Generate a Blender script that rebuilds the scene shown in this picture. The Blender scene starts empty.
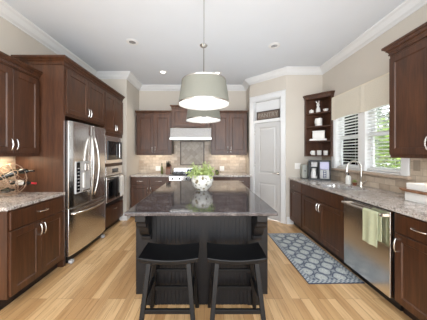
import bpy, bmesh, math, random
from mathutils import Vector, Matrix, Euler
random.seed(7)
PI = math.pi
S = bpy.context.scene
C = S.collection
H = 1.375                                   # eye height

# ------------------------------------------------------------------ camera, world, light
cd = bpy.data.cameras.new('camera'); cam = bpy.data.objects.new('camera', cd); C.objects.link(cam)
cam.location = (0, 0, H); cam.rotation_euler = (PI/2, 0, 0)
cd.sensor_width = 36; cd.lens = 200/427*36; cd.shift_x = 7/427; cd.shift_y = -6/427
cd.clip_start = .05; cd.clip_end = 200
S.camera = cam
S.view_settings.view_transform = 'Standard'; S.view_settings.look = 'None'
S.view_settings.gamma = 1; S.view_settings.use_curve_mapping = False
S.view_settings.exposure = 0.68

W = bpy.data.worlds.new('sky'); S.world = W; W.use_nodes = True
bg = W.node_tree.nodes['Background']; bg.inputs[0].default_value = (.88, .94, 1, 1); bg.inputs[1].default_value = 3.6

def light(kind, name, loc, power, col=(1, 1, 1), rot=(0, 0, 0), size=(1, 1), spot=None):
    l = bpy.data.lights.new(name, kind); l.energy = power; l.color = col
    if kind == 'AREA':
        l.shape = 'RECTANGLE'; l.size, l.size_y = size
    elif kind == 'SUN': l.angle = .1
    else: l.shadow_soft_size = size[0]
    if spot: l.spot_size = spot; l.spot_blend = .8
    o = bpy.data.objects.new(name, l); C.objects.link(o); o.location = loc; o.rotation_euler = rot
    return o
# soft fills added for brightness, not room lamps: behind camera, near ceiling, facing upward
light('AREA', 'fill_behind_camera', (0, -2.3, 1.6), 34, (.93, .97, 1), (-PI/2+PI, 0, 0), (4.2, 2.2))
light('AREA', 'fill_near_ceiling', (.0, -.7, 3.0), 34, (.95, .98, 1), (0, 0, 0), (3.4, 2.4))
light('AREA', 'fill_upward', (0, 2.2, 1.3), 18, (.88, .95, 1), (PI, 0, 0), (2.2, 2.8))
light('SUN', 'sun', (6, 3, 6), 2.6, (1, .96, .9), (math.radians(38), 0, math.radians(25)))

# ------------------------------------------------------------------ materials
def newmat(name):
    m = bpy.data.materials.new(name); m.use_nodes = True
    return m, m.node_tree.nodes, m.node_tree.links, m.node_tree.nodes['Principled BSDF']
def srgb(r, g, b):
    f = lambda c: (c/255/12.92) if c/255 <= .04045 else ((c/255+.055)/1.055)**2.4
    return (f(r), f(g), f(b), 1)
def plain(name, col, rough=.5, metal=0, noise=.0, scale=20, **kw):
    m, n, l, p = newmat(name)
    p.inputs['Roughness'].default_value = rough; p.inputs['Metallic'].default_value = metal
    t = n.new('ShaderNodeTexNoise'); t.inputs['Scale'].default_value = scale; t.inputs['Detail'].default_value = 4
    tc = n.new('ShaderNodeTexCoord'); l.new(tc.outputs['Object'], t.inputs['Vector'])
    r = n.new('ShaderNodeValToRGB'); l.new(t.outputs['Fac'], r.inputs['Fac'])
    a = [max(0, c*(1-noise)) for c in col[:3]]; b = [min(1, c*(1+noise)) for c in col[:3]]
    r.color_ramp.elements[0].position = .3; r.color_ramp.elements[1].position = .7
    r.color_ramp.elements[0].color = (*a, 1); r.color_ramp.elements[1].color = (*b, 1)
    l.new(r.outputs['Color'], p.inputs['Base Color'])
    for k, v in kw.items(): p.inputs[k].default_value = v
    return m
def mixrgb(n, l, fac, a, b, blend='MIX'):
    x = n.new('ShaderNodeMix'); x.data_type = 'RGBA'; x.blend_type = blend
    for sock, v in ((x.inputs[0], fac), (x.inputs[6], a), (x.inputs[7], b)):
        if hasattr(v, 'links'): l.new(v, sock)
        else: sock.default_value = v
    return x.outputs[2]
def ramp(n, l, fac, stops):
    r = n.new('ShaderNodeValToRGB'); l.new(fac, r.inputs['Fac']); cr = r.color_ramp
    while len(cr.elements) < len(stops): cr.elements.new(.5)
    for e, (p, c) in zip(cr.elements, stops): e.position = p; e.color = c
    return r.outputs['Color']
def mapping(n, l, vec, scale=(1, 1, 1), rot=(0, 0, 0), loc=(0, 0, 0)):
    m = n.new('ShaderNodeMapping'); l.new(vec, m.inputs['Vector'])
    m.inputs['Scale'].default_value = scale; m.inputs['Rotation'].default_value = rot; m.inputs['Location'].default_value = loc
    return m.outputs['Vector']
def noise(n, l, vec, scale, detail=4, rough=.55):
    t = n.new('ShaderNodeTexNoise'); l.new(vec, t.inputs['Vector'])
    t.inputs['Scale'].default_value = scale; t.inputs['Detail'].default_value = detail; t.inputs['Roughness'].default_value = rough
    return t.outputs['Fac']
def wood(name, dark, mid, lite, rough=.4, sc=(9, 9, .9), coat=.1):
    m, n, l, p = newmat(name)
    tc = n.new('ShaderNodeTexCoord'); v = mapping(n, l, tc.outputs['Object'], sc)
    f = noise(n, l, v, 2.2, 5); g = noise(n, l, mapping(n, l, tc.outputs['Object'], (60, 60, 3)), 2, 3)
    c = ramp(n, l, f, [(.28, dark), (.5, mid), (.75, lite)])
    c2 = mixrgb(n, l, .35, c, ramp(n, l, g, [(.35, dark), (.65, lite)]))
    l.new(c2, p.inputs['Base Color']); p.inputs['Roughness'].default_value = rough
    p.inputs['Coat Weight'].default_value = coat; p.inputs['Coat Roughness'].default_value = .25
    return m
M_cab = wood('cabinet_wood', srgb(46, 25, 14), srgb(72, 42, 24), srgb(92, 57, 35))
M_board = wood('board_wood', srgb(104, 70, 48), srgb(134, 94, 68), srgb(160, 118, 90))
M_block = wood('block_wood', srgb(86, 50, 30), srgb(112, 66, 42), srgb(130, 82, 54))
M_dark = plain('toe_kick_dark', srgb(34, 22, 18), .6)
M_wall = plain('wall_paint', srgb(200, 192, 181), .85, noise=.015, scale=3)
M_ceil = plain('ceiling_paint', srgb(218, 222, 228), .9, noise=.01, scale=3)
M_trim = plain('white_trim', srgb(222, 222, 222), .45, noise=.01)
M_wtrim = plain('window_glare_white', srgb(240, 240, 240), .4)  # trim white raised in the colour itself to imitate daylight glare at the window
M_door = plain('white_door_paint', srgb(192, 191, 190), .4, noise=.01)
M_black = plain('black_paint', srgb(19, 18, 20), .4, noise=.15, scale=8, **{'Specular IOR Level': .3})
M_stool = plain('black_stool_wood', srgb(9, 9, 11), .4, noise=.2, scale=14, **{'Specular IOR Level': .3})
M_bplas = plain('black_plastic', srgb(22, 22, 24), .35)
M_bglass = plain('black_glass', srgb(14, 14, 17), .06)
M_gray = plain('gray_plastic', srgb(176, 176, 176), .4)
M_toast = plain('toaster_gray', srgb(158, 160, 152), .4)
M_bplate = plain('beige_plate', srgb(160, 146, 130), .5)
M_white = plain('white_ceramic', srgb(232, 230, 226), .3, noise=.02)
M_wplas = plain('white_plastic', srgb(236, 234, 230), .4)
M_lav = plain('lavender_plastic', srgb(186, 184, 214), .3)
M_nickel = plain('brushed_nickel', (.74, .71, .67, 1), .24, 1, .04, 40)
M_rod = plain('dark_nickel_rod', (.30, .29, .28, 1), .35, 1)
M_wire = plain('bronze_wire', (.36, .25, .18, 1), .4, .8, .1, 30)
M_soil = plain('soil', srgb(70, 55, 40), .9, noise=.3, scale=60)
M_rust = plain('dried_leaf', srgb(150, 90, 60), .7, noise=.2)
M_green = plain('sage_cotton', srgb(188, 192, 160), .9, noise=.06, scale=60)
M_olive = plain('sage_stripe_cotton', srgb(92, 98, 72), .9, noise=.1, scale=60)
M_valance = plain('cream_linen', srgb(216, 208, 192), .85, noise=.04, scale=60)
M_val_top = plain('cream_board', srgb(226, 216, 196), .7)
M_yellow = plain('sponge_yellow', srgb(190, 180, 90), .9, noise=.15, scale=80)
M_blue = plain('blue_display', srgb(40, 50, 96), .15)
M_copper = plain('basket_brown', srgb(120, 72, 48), .55, noise=.2, scale=40)

def steel(name, axis):
    m, n, l, p = newmat(name)
    tc = n.new('ShaderNodeTexCoord'); sc = (4, 4, 240) if axis == 'z' else (60, 60, 1)
    f = noise(n, l, mapping(n, l, tc.outputs['Object'], sc), 1.5, 3)
    l.new(ramp(n, l, f, [(.3, (.74, .73, .72, 1)), (.7, (.77, .76, .75, 1))]), p.inputs['Base Color'])
    r = n.new('ShaderNodeMapRange'); l.new(f, r.inputs['Value']); r.inputs['To Min'].default_value = .21; r.inputs['To Max'].default_value = .24
    l.new(r.outputs['Result'], p.inputs['Roughness']); p.inputs['Metallic'].default_value = 1
    return m
M_steel = steel('stainless_steel', 'v')

def floor_mat():
    m, n, l, p = newmat('oak_plank_floor')
    g = n.new('ShaderNodeNewGeometry'); s = n.new('ShaderNodeSeparateXYZ'); l.new(g.outputs['Position'], s.inputs[0])
    cmb = n.new('ShaderNodeCombineXYZ'); l.new(s.outputs['Y'], cmb.inputs[0]); l.new(s.outputs['X'], cmb.inputs[1])
    def brick(c1, c2, mort, w, off):
        b = n.new('ShaderNodeTexBrick'); l.new(mapping(n, l, cmb.outputs[0], loc=(off, .02, 0)), b.inputs['Vector'])
        b.inputs['Scale'].default_value = 1; b.inputs['Brick Width'].default_value = w; b.inputs['Row Height'].default_value = .083
        b.inputs['Mortar Size'].default_value = mort; b.inputs['Mortar Smooth'].default_value = .3; b.inputs['Bias'].default_value = 0
        b.offset = .37; b.offset_frequency = 3; b.squash = 1
        b.inputs['Color1'].default_value = c1; b.inputs['Color2'].default_value = c2; b.inputs['Mortar'].default_value = srgb(96, 66, 40)
        return b
    b = brick(srgb(186, 146, 100), srgb(228, 194, 148), .0011, .95, 0)
    # board-to-board offset for the grain
    bo = brick((0, 0, 0, 1), (1, 1, 1, 1), 0, .95, 0)
    add = n.new('ShaderNodeVectorMath'); add.operation = 'MULTIPLY_ADD'; l.new(bo.outputs['Color'], add.inputs[0])
    add.inputs[1].default_value = (3, 7, 5); l.new(cmb.outputs[0], add.inputs[2])
    f = noise(n, l, mapping(n, l, add.outputs[0], (1.1, 16, 1)), 2.0, 5, .6)
    k = noise(n, l, mapping(n, l, add.outputs[0], (.9, 5, 1)), 1.3, 3, .5)
    g2 = ramp(n, l, f, [(.3, (.66, .6, .54, 1)), (.5, (.93, .92, .9, 1)), (.7, (1.0, 1.0, 1.0, 1))])
    c = mixrgb(n, l, 1.0, b.outputs['Color'], g2, 'MULTIPLY')
    g3 = ramp(n, l, k, [(.3, (.86, .82, .76, 1)), (.6, (1, 1, 1, 1))])
    c = mixrgb(n, l, .8, c, g3, 'MULTIPLY')
    l.new(c, p.inputs['Base Color']); p.inputs['Roughness'].default_value = .38
    p.inputs['Coat Weight'].default_value = .15; p.inputs['Coat Roughness'].default_value = .2
    return m
M_floor = floor_mat()

def granite(name, stops, sc, rough, spk):
    m, n, l, p = newmat(name)
    g = n.new('ShaderNodeNewGeometry'); v = g.outputs['Position']
    vo = n.new('ShaderNodeTexVoronoi'); vo.inputs['Scale'].default_value = sc; l.new(v, vo.inputs['Vector'])
    sx = n.new('ShaderNodeSeparateColor'); l.new(vo.outputs['Color'], sx.inputs[0])
    f = noise(n, l, v, 9, 6, .7)
    mx = n.new('ShaderNodeMath'); mx.operation = 'MULTIPLY_ADD'; l.new(sx.outputs[0], mx.inputs[0]); mx.inputs[1].default_value = .42
    sub = n.new('ShaderNodeMath'); sub.operation = 'SUBTRACT'; l.new(f, sub.inputs[0]); sub.inputs[1].default_value = .2
    l.new(sub.outputs[0], mx.inputs[2])
    c = ramp(n, l, mx.outputs[0], stops)
    c = mixrgb(n, l, 1, c, ramp(n, l, noise(n, l, v, 170, 2), [(.36, spk), (.5, (1, 1, 1, 1))]), 'MULTIPLY')
    l.new(c, p.inputs['Base Color']); p.inputs['Roughness'].default_value = rough
    return m
M_granite = granite('beige_granite', [(.22, srgb(76, 70, 70)), (.34, srgb(146, 138, 134)), (.5, srgb(192, 186, 182)), (.66, srgb(218, 214, 210)), (.82, srgb(128, 106, 92))], 120, .16, (.62, .58, .56, 1))
M_dgranite = granite('dark_granite', [(.2, srgb(34, 33, 36)), (.45, srgb(58, 55, 59)), (.62, srgb(82, 78, 80)), (.8, srgb(118, 112, 112))], 220, .07, (.6, .6, .6, 1))

def tile(name, ax, w=.152, h=.076, rot=0, cols=None):
    m, n, l, p = newmat(name)
    g = n.new('ShaderNodeNewGeometry'); s = n.new('ShaderNodeSeparateXYZ'); l.new(g.outputs['Position'], s.inputs[0])
    cmb = n.new('ShaderNodeCombineXYZ'); l.new(s.outputs[ax], cmb.inputs[0]); l.new(s.outputs['Z'], cmb.inputs[1])
    v = mapping(n, l, cmb.outputs[0], rot=(0, 0, rot), loc=(.03, -.002, 0))
    b = n.new('ShaderNodeTexBrick'); l.new(v, b.inputs['Vector']); b.inputs['Scale'].default_value = 1
    b.inputs['Brick Width'].default_value = w; b.inputs['Row Height'].default_value = h; b.inputs['Mortar Size'].default_value = .0022
    b.inputs['Mortar Smooth'].default_value = .2
    c1, c2, mo = cols or (srgb(176, 158, 140), srgb(212, 198, 180), srgb(158, 146, 132))
    b.inputs['Color1'].default_value = c1; b.inputs['Color2'].default_value = c2; b.inputs['Mortar'].default_value = mo
    if rot: b.offset = 0
    c = mixrgb(n, l, .6, b.outputs['Color'], ramp(n, l, noise(n, l, g.outputs['Position'], 14, 5, .65), [(.32, (.72, .68, .64, 1)), (.6, (1, 1, 1, 1))]), 'MULTIPLY')
    l.new(c, p.inputs['Base Color']); p.inputs['Roughness'].default_value = .45
    return m
M_tileX = tile('travertine_tile_back', 'X'); M_tileY = tile('travertine_tile_side', 'Y')
M_diamond = tile('diamond_tile', 'X', .1, .1, PI/4, (srgb(158, 147, 134), srgb(182, 171, 158), srgb(140, 131, 120)))
M_tileband = plain('stone_border', srgb(92, 78, 68), .4, noise=.2, scale=40)
M_sill = plain('travertine_sill', srgb(190, 170, 152), .4, noise=.08, scale=14)

def rug_mat():
    m, n, l, p = newmat('rug_woven')
    tc = n.new('ShaderNodeTexCoord'); v = tc.outputs['Object']
    s = n.new('ShaderNodeSeparateXYZ'); l.new(v, s.inputs[0])
    def M(op, a, b=None, c=None):
        x = n.new('ShaderNodeMath'); x.operation = op
        for i, q in enumerate((a, b, c)):
            if q is None: continue
            if hasattr(q, 'links'): l.new(q, x.inputs[i])
            else: x.inputs[i].default_value = q
        return x.outputs[0]
    # staggered medallions: columns of .19, rows of .2
    u = M('DIVIDE', s.outputs['X'], .205); w = M('DIVIDE', s.outputs['Y'], .225)
    def med(du, dw):
        a = M('SUBTRACT', M('FRACT', M('ADD', u, du)), .5); b = M('SUBTRACT', M('FRACT', M('ADD', w, dw)), .5)
        return M('ADD', M('ABSOLUTE', a), M('ABSOLUTE', b)), M('ADD', M('MULTIPLY', a, a), M('MULTIPLY', b, b))
    d1, r1 = med(0, 0); d2, r2 = med(.5, .5)
    wob = M('MULTIPLY', M('SUBTRACT', noise(n, l, v, 30, 2), .5), .14)
    dm = M('ADD', M('MINIMUM', M('ADD', M('MULTIPLY', d1, .4), r1), M('ADD', M('MULTIPLY', d2, .4), r2)), wob)
    c = ramp(n, l, dm, [(.0, srgb(150, 160, 166)), (.04, srgb(206, 210, 206)), (.225, srgb(178, 186, 188)), (.255, srgb(92, 100, 120)), (.3, srgb(78, 86, 108)), (.35, srgb(160, 168, 172))])
    sp = ramp(n, l, noise(n, l, v, 120, 2, .8), [(.42, srgb(120, 130, 144)), (.52, (1, 1, 1, 1))])
    c = mixrgb(n, l, .75, c, sp, 'MULTIPLY')
    # border
    bd = M('MAXIMUM', M('SUBTRACT', M('ABSOLUTE', s.outputs['X']), .24), M('SUBTRACT', M('ABSOLUTE', s.outputs['Y']), .605))
    inb = M('GREATER_THAN', bd, 0.0); ed = M('GREATER_THAN', bd, .057)
    chk = n.new('ShaderNodeTexChecker'); l.new(v, chk.inputs['Vector']); chk.inputs['Scale'].default_value = 40
    chk.inputs['Color1'].default_value = srgb(178, 184, 186); chk.inputs['Color2'].default_value = srgb(104, 114, 128)
    c = mixrgb(n, l, inb, c, chk.outputs['Color']); c = mixrgb(n, l, ed, c, srgb(58, 64, 82))
    l.new(c, p.inputs['Base Color']); p.inputs['Roughness'].default_value = .95
    return m
M_rug = rug_mat()

def glass_mat():
    m, n, l, p = newmat('window_glass')
    t = n.new('ShaderNodeBsdfTransparent'); gl = n.new('ShaderNodeBsdfGlossy'); gl.inputs['Roughness'].default_value = .01
    f = n.new('ShaderNodeFresnel'); f.inputs[0].default_value = 1.3; mx = n.new('ShaderNodeMixShader')
    l.new(f.outputs[0], mx.inputs[0]); l.new(t.outputs[0], mx.inputs[1]); l.new(gl.outputs[0], mx.inputs[2])
    l.new(mx.outputs[0], n['Material Output'].inputs[0]); return m
M_glass = glass_mat()
M_bottle = plain('green_bottle_glass', srgb(24, 30, 22), .08, **{'Coat Weight': .5})
M_oil = plain('oil_bottle', srgb(120, 124, 70), .1, **{'Transmission Weight': .4})
M_label = plain('cream_label', srgb(222, 216, 204), .6)
M_redcap = plain('red_foil', srgb(190, 40, 50), .3)

def shade_mat():
    m, n, l, p = newmat('linen_shade')
    tc = n.new('ShaderNodeTexCoord'); f = noise(n, l, mapping(n, l, tc.outputs['Object'], (60, 60, 60)), 3, 3)
    l.new(ramp(n, l, f, [(.3, srgb(124, 124, 115)), (.7, srgb(132, 132, 123))]), p.inputs['Base Color'])
    p.inputs['Roughness'].default_value = .9
    t = n.new('ShaderNodeBsdfTranslucent'); t.inputs[0].default_value = srgb(226, 222, 210); mx = n.new('ShaderNodeMixShader'); mx.inputs[0].default_value = .06
    l.new(p.outputs[0], mx.inputs[1]); l.new(t.outputs[0], mx.inputs[2]); l.new(mx.outputs[0], n['Material Output'].inputs[0])
    return m
M_shade = shade_mat()
def emis(name, col, s):
    m, n, l, p = newmat(name); p.inputs['Base Color'].default_value = col
    p.inputs['Emission Color'].default_value = col; p.inputs['Emission Strength'].default_value = s; return m
M_diff = emis('lamp_diffuser', (.85, .85, .84, 1), .25)
M_lamp = emis('lit_lamp', (1, .96, .9, 1), 3)
M_off = plain('unlit_reflector', srgb(178, 178, 180), .25, .6)

def pot_mat():
    m, n, l, p = newmat('floral_pot')
    tc = n.new('ShaderNodeTexCoord'); v = tc.outputs['Object']
    vo = n.new('ShaderNodeTexVoronoi'); vo.inputs['Scale'].default_value = 15; l.new(v, vo.inputs['Vector'])
    c = ramp(n, l, vo.outputs['Distance'], [(.0, srgb(120, 96, 76)), (.22, srgb(150, 140, 110)), (.34, srgb(228, 226, 218)), (.8, srgb(236, 234, 228))])
    c = mixrgb(n, l, .8, c, ramp(n, l, noise(n, l, v, 26, 4, .7), [(.38, srgb(128, 130, 112)), (.47, (1, 1, 1, 1))]), 'MULTIPLY')
    l.new(c, p.inputs['Base Color']); p.inputs['Roughness'].default_value = .2; return m
M_pot = pot_mat()
def leaf_mat(name, a, b):
    m, n, l, p = newmat(name)
    tc = n.new('ShaderNodeTexCoord'); f = noise(n, l, tc.outputs['Object'], 22, 3)
    l.new(ramp(n, l, f, [(.35, a), (.65, b)]), p.inputs['Base Color']); p.inputs['Roughness'].default_value = .55
    t = n.new('ShaderNodeBsdfTranslucent'); t.inputs[0].default_value = b; mx = n.new('ShaderNodeMixShader'); mx.inputs[0].default_value = .25
    l.new(p.outputs[0], mx.inputs[1]); l.new(t.outputs[0], mx.inputs[2]); l.new(mx.outputs[0], n['Material Output'].inputs[0])
    return m
M_leaf = leaf_mat('pale_green_leaves', srgb(150, 172, 96), srgb(208, 220, 158))
M_shrub = leaf_mat('shrub_leaves', srgb(58, 84, 34), srgb(140, 166, 66))
M_tree = leaf_mat('tree_leaves', srgb(36, 52, 36), srgb(78, 98, 66))
M_bark = plain('bark', srgb(84, 68, 54), .9, noise=.2)
M_lawn = plain('lawn', srgb(104, 122, 70), .95, noise=.2, scale=4)
M_siding = plain('gray_siding', srgb(120, 122, 126), .8, noise=.05)

# ------------------------------------------------------------------ mesh helpers
def bx(bm, x0, x1, y0, y1, z0, z1):
    v = [bm.verts.new((x, y, z)) for x in (x0, x1) for y in (y0, y1) for z in (z0, z1)]
    for f in ((0, 1, 3, 2), (4, 6, 7, 5), (0, 4, 5, 1), (2, 3, 7, 6), (0, 2, 6, 4), (1, 5, 7, 3)): bm.faces.new([v[i] for i in f])
    return bm
def tube(bm, pts, r, n=8, closed=False):
    pts = [Vector(p) for p in pts]; rs = r if isinstance(r, (list, tuple)) else [r]*len(pts); rings = []
    N = len(pts); up = None
    for i, p in enumerate(pts):
        if closed: t = (pts[(i+1) % N]-pts[i-1]).normalized()
        else: t = (pts[min(i+1, N-1)]-pts[max(i-1, 0)]).normalized()
        if up is None: up = Vector((0, 0, 1)) if abs(t.z) < .9 else Vector((1, 0, 0))
        a = (up-t*up.dot(t)).normalized(); up = a; b = t.cross(a)
        rings.append([bm.verts.new(p+(a*math.cos(2*PI*k/n)+b*math.sin(2*PI*k/n))*rs[i]) for k in range(n)])
    for i in range(N if closed else N-1):
        A, B = rings[i], rings[(i+1) % N]
        for k in range(n): bm.faces.new((A[k], A[(k+1) % n], B[(k+1) % n], B[k]))
    if not closed:
        bm.faces.new(rings[0][::-1]); bm.faces.new(rings[-1])
    return bm
def lathe(bm, prof, n=28, cx=0, cy=0):
    rings = []
    for r, z in prof:
        if r < 1e-5: rings.append([bm.verts.new((cx, cy, z))])
        else: rings.append([bm.verts.new((cx+r*math.cos(2*PI*k/n), cy+r*math.sin(2*PI*k/n), z)) for k in range(n)])
    for A, B in zip(rings, rings[1:]):
        for k in range(n):
            f = []
            for q in (A[k % len(A)], A[(k+1) % n % len(A)], B[(k+1) % n % len(B)], B[k % len(B)]):
                if q not in f: f.append(q)
            if len(f) > 2: bm.faces.new(f)
    return bm
def prism(bm, pts, axis, a, b):
    """extrude a 2-D outline between a and b along axis"""
    def P(p, t):
        return {'x': (t, p[0], p[1]), 'y': (p[0], t, p[1]), 'z': (p[0], p[1], t)}[axis]
    A = [bm.verts.new(P(p, a)) for p in pts]; B = [bm.verts.new(P(p, b)) for p in pts]
    n = len(pts); bm.faces.new(A); bm.faces.new(B[::-1])
    for i in range(n): bm.faces.new((A[i], B[i], B[(i+1) % n], A[(i+1) % n]))
    return bm
def obj(name, bm, mat, parent=None, bev=0, smooth=False, seg=2):
    bmesh.ops.recalc_face_normals(bm, faces=bm.faces)
    me = bpy.data.meshes.new(name); bm.to_mesh(me); bm.free()
    if smooth:
        for p in me.polygons: p.use_smooth = True
    me.materials.append(mat); o = bpy.data.objects.new(name, me); C.objects.link(o)
    if smooth == 'auto':
        me.set_sharp_from_angle(angle=math.radians(40))
    if parent: o.parent = parent
    if bev:
        b = o.modifiers.new('b', 'BEVEL'); b.width = bev; b.segments = seg; b.limit_method = 'ANGLE'; b.angle_limit = .7
    return o
def NB(): return bmesh.new()
def B(*a): return bx(NB(), *a)
def thing(name, label, cat, loc=(0, 0, 0), rz=0, group=None):
    o = bpy.data.objects.new(name, None); C.objects.link(o); o.empty_display_size = .1
    o.location = loc; o.rotation_euler = (0, 0, rz); o['label'] = label; o['category'] = cat
    if group: o['group'] = group
    return o
def tag(o, label, cat, group=None, kind=None):
    o['label'] = label; o['category'] = cat
    if group: o['group'] = group
    if kind: o['kind'] = kind
    return o
def struct(name, bm, m, label, cat, parent=None, bev=0):
    o = obj(name, bm, m, parent, bev)
    if not parent: tag(o, label, cat, kind='structure')
    return o
def sweep(bm, path, prof, side=1):
    """prof: closed outline of (offset, z); offset goes to the right of travel when side=1"""
    P = [Vector(p) for p in path]; rings = []
    for i, p in enumerate(P):
        d0 = (P[i]-P[i-1]).normalized() if i else (P[1]-P[0]).normalized()
        d1 = (P[i+1]-P[i]).normalized() if i < len(P)-1 else d0
        n0 = Vector((d0.y, -d0.x))*side; n1 = Vector((d1.y, -d1.x))*side
        mm = (n0+n1); mm = mm/ (mm.length_squared/2) if mm.length > 1e-6 else n0
        rings.append([bm.verts.new((p.x+mm.x*o, p.y+mm.y*o, z)) for o, z in prof])
    k = len(prof)
    for A, Bq in zip(rings, rings[1:]):
        for i in range(k): bm.faces.new((A[i], A[(i+1) % k], Bq[(i+1) % k], Bq[i]))
    bm.faces.new(rings[0]); bm.faces.new(rings[-1][::-1])
    return bm

# ------------------------------------------------------------------ the room
LW, RW, BW = -2.33, 2.28, 4.93          # left wall, right wall, back wall
CE, CB = 3.04, 2.93                     # ceiling, lower edge of the crown
LR = 4.15; LS = -1.66                   # left return wall and its side
RP = 3.93; AX, AY = .98, 4.52           # right short wall; corner of the pantry wall
REAR = -2.4
struct('floor', B(LW-.12, RW+.12, REAR, BW+.12, -.05, 0), M_floor, 'light oak plank floor running toward the range wall', 'floor')
struct('ceiling', B(LW-.12, RW+.12, REAR, BW+.12, CE, CE+.08), M_ceil, 'flat white painted ceiling', 'ceiling')
struct('wall_left', B(LW-.12, LW, REAR, LR, 0, CE), M_wall, 'beige wall behind the refrigerator run', 'wall')
struct('wall_left_return', B(LW-.12, LS, LR, BW+.12, 0, CE), M_wall, 'beige wall corner beyond the wall oven', 'wall')
struct('wall_back', B(LS, AX, BW, BW+.12, 0, CE), M_wall, 'beige wall behind range and hood', 'wall')
struct('wall_right_return', B(1.57, RW+.12, RP, RP+.12, 0, CE), M_wall, 'beige wall with light switch beside the pantry door', 'wall')
# pantry wall at 45 degrees, with the side running back to the range wall
L45 = (1.57-AX)*math.sqrt(2)
struct('wall_nook_side', B(AX, AX+.12, AY+.05, BW+.12, 0, CE), M_wall, 'short beige wall right of the back cabinets', 'wall')
pw = NB(); DX0, DX1, DT = .10, L45-.10, 2.53
bx(pw, 0, DX0, 0, .12, 0, CE); bx(pw, DX1, L45, 0, .12, 0, CE); bx(pw, DX0, DX1, 0, .12, DT, CE)
w = struct('wall_pantry', pw, M_wall, 'angled beige wall holding the white pantry door', 'wall'); w.location = (AX, AY, 0); w.rotation_euler = (0, 0, -PI/4)
# right wall with window opening
WY0, WY1, WZ0, WZ1 = 2.33, 3.53, 1.13, 2.16
rw = NB()
bx(rw, RW, RW+.14, REAR, WY0, 0, CE); bx(rw, RW, RW+.14, WY1, RP+.12, 0, CE)
bx(rw, RW, RW+.14, WY0, WY1, 0, WZ0); bx(rw, RW, RW+.14, WY0, WY1, WZ1, CE)
struct('wall_right', rw, M_wall, 'beige wall around the sink window', 'wall')
# crown moulding
cp = [(0, CB), (.012, CB), (.018, CB+.012), (.05, CB+.03), (.09, CE-.035), (.118, CE-.018), (.125, CE-.001), (0, CE-.001)]
room = [(LW, REAR), (LW, LR), (LS, LR), (LS, BW), (AX, BW), (AX, AY), (1.57, RP), (RW, RP), (RW, REAR)]
struct('trim_1', sweep(NB(), room, cp), M_trim, 'white crown moulding around the ceiling', 'crown moulding')
bp = [(0, 0), (.016, 0), (.016, .11), (.008, .135), (0, .14)]
struct('baseboard_left', sweep(NB(), [(-1.79, LR), (LS, LR), (LS, 4.30)], bp), M_trim, 'white baseboard at the foot of the left corner', 'baseboard')
struct('baseboard_right', sweep(NB(), [(1.575, RP-.002), (1.70, RP-.002)], bp), M_trim, 'white baseboard between pantry door and cabinets', 'baseboard')
# backsplashes
bs = NB(); bx(bs, LS, AX, BW-.01, BW, .915, 1.36); bx(bs, -.80, .10, BW-.01, BW, 1.36, 1.98)
struct('backsplash_back', bs, M_tileX, 'travertine tile backsplash behind the range', 'backsplash')
bs = NB(); bx(bs, RW-.01, RW, 1.0, 2.225, .915, 1.36); bx(bs, RW-.01, RW, 2.225, RP, .915, 1.09)
bx(bs, RW-.01, RW, 3.64, RP, 1.09, 1.34)
struct('backsplash_right', bs, M_tileY, 'travertine tile backsplash under the sink window', 'backsplash')
struct('backsplash_left', B(LW, LW+.01, 1.2, 2.43, .915, 1.37), M_tileY, 'travertine tile backsplash behind the wire wine rack', 'backsplash')
# decorative panel behind range
t = thing('tile_medallion', 'diamond tile panel with dark stone border above the range', 'tile panel', (-.35, BW-.011, 1.10))
obj('tile_field', B(-.27, .27, -.006, 0, .02, .57), M_diamond, t)
fr = NB(); bx(fr, -.30, -.272, -.012, 0, 0, .59); bx(fr, .272, .30, -.012, 0, 0, .59); bx(fr, -.272, .272, -.012, 0, 0, .018); bx(fr, -.272, .272, -.012, 0, .572, .59)
obj('stone_border', fr, M_tileband, t, .003)

# pantry door
def shaker(bm, x0, x1, z0, z1, y=-.02, t=.02, fr=.06, rec=.009, ch=.009):
    """panel door: front face at y, thickness t, recessed field"""
    def ring(i, yy): return [bm.verts.new(q) for q in ((x0+i, yy, z0+i), (x1-i, yy, z0+i), (x1-i, yy, z1-i), (x0+i, yy, z1-i))]
    R = [ring(0, y+t), ring(0, y+.002), ring(.002, y), ring(fr, y), ring(fr+ch, y+rec)]
    for A, Bq in zip(R, R[1:]):
        for i in range(4): bm.faces.new((A[i], A[(i+1) % 4], Bq[(i+1) % 4], Bq[i]))
    bm.faces.new(R[0]); bm.faces.new(R[-1]); return bm
d = thing('door_1', 'white two-panel pantry door in the angled wall', 'door', (AX, AY, 0), -PI/4); d['kind'] = 'structure'
cs = NB()
bx(cs, .012, .108, -.022, 0, 0, 2.53); bx(cs, L45-.108, L45-.012, -.022, 0, 0, 2.53); bx(cs, .012, L45-.012, -.024, 0, 2.53, 2.62)
bx(cs, .005, L45-.005, -.034, 0, 2.62, 2.64)
obj('casing', cs, M_trim, d, .004)
jb = NB(); bx(jb, .10, .115, 0, .115, 0, 2.53); bx(jb, L45-.115, L45-.10, 0, .115, 0, 2.53); bx(jb, .115, L45-.115, 0, .115, 2.515, 2.53)
obj('jamb', jb, M_trim, d)
obj('transom_bar', B(.115, L45-.115, 0, .10, 2.05, 2.11), M_trim, d, .003)
obj('transom_panel', B(.115, L45-.115, .085, .10, 2.11, 2.515), M_trim, d)
sl = NB(); x0, x1 = .118, L45-.118
bx(sl, x0, x1, .032, .065, .012, 2.045)
s1 = obj('door_slab', sl, M_door, d)
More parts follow.
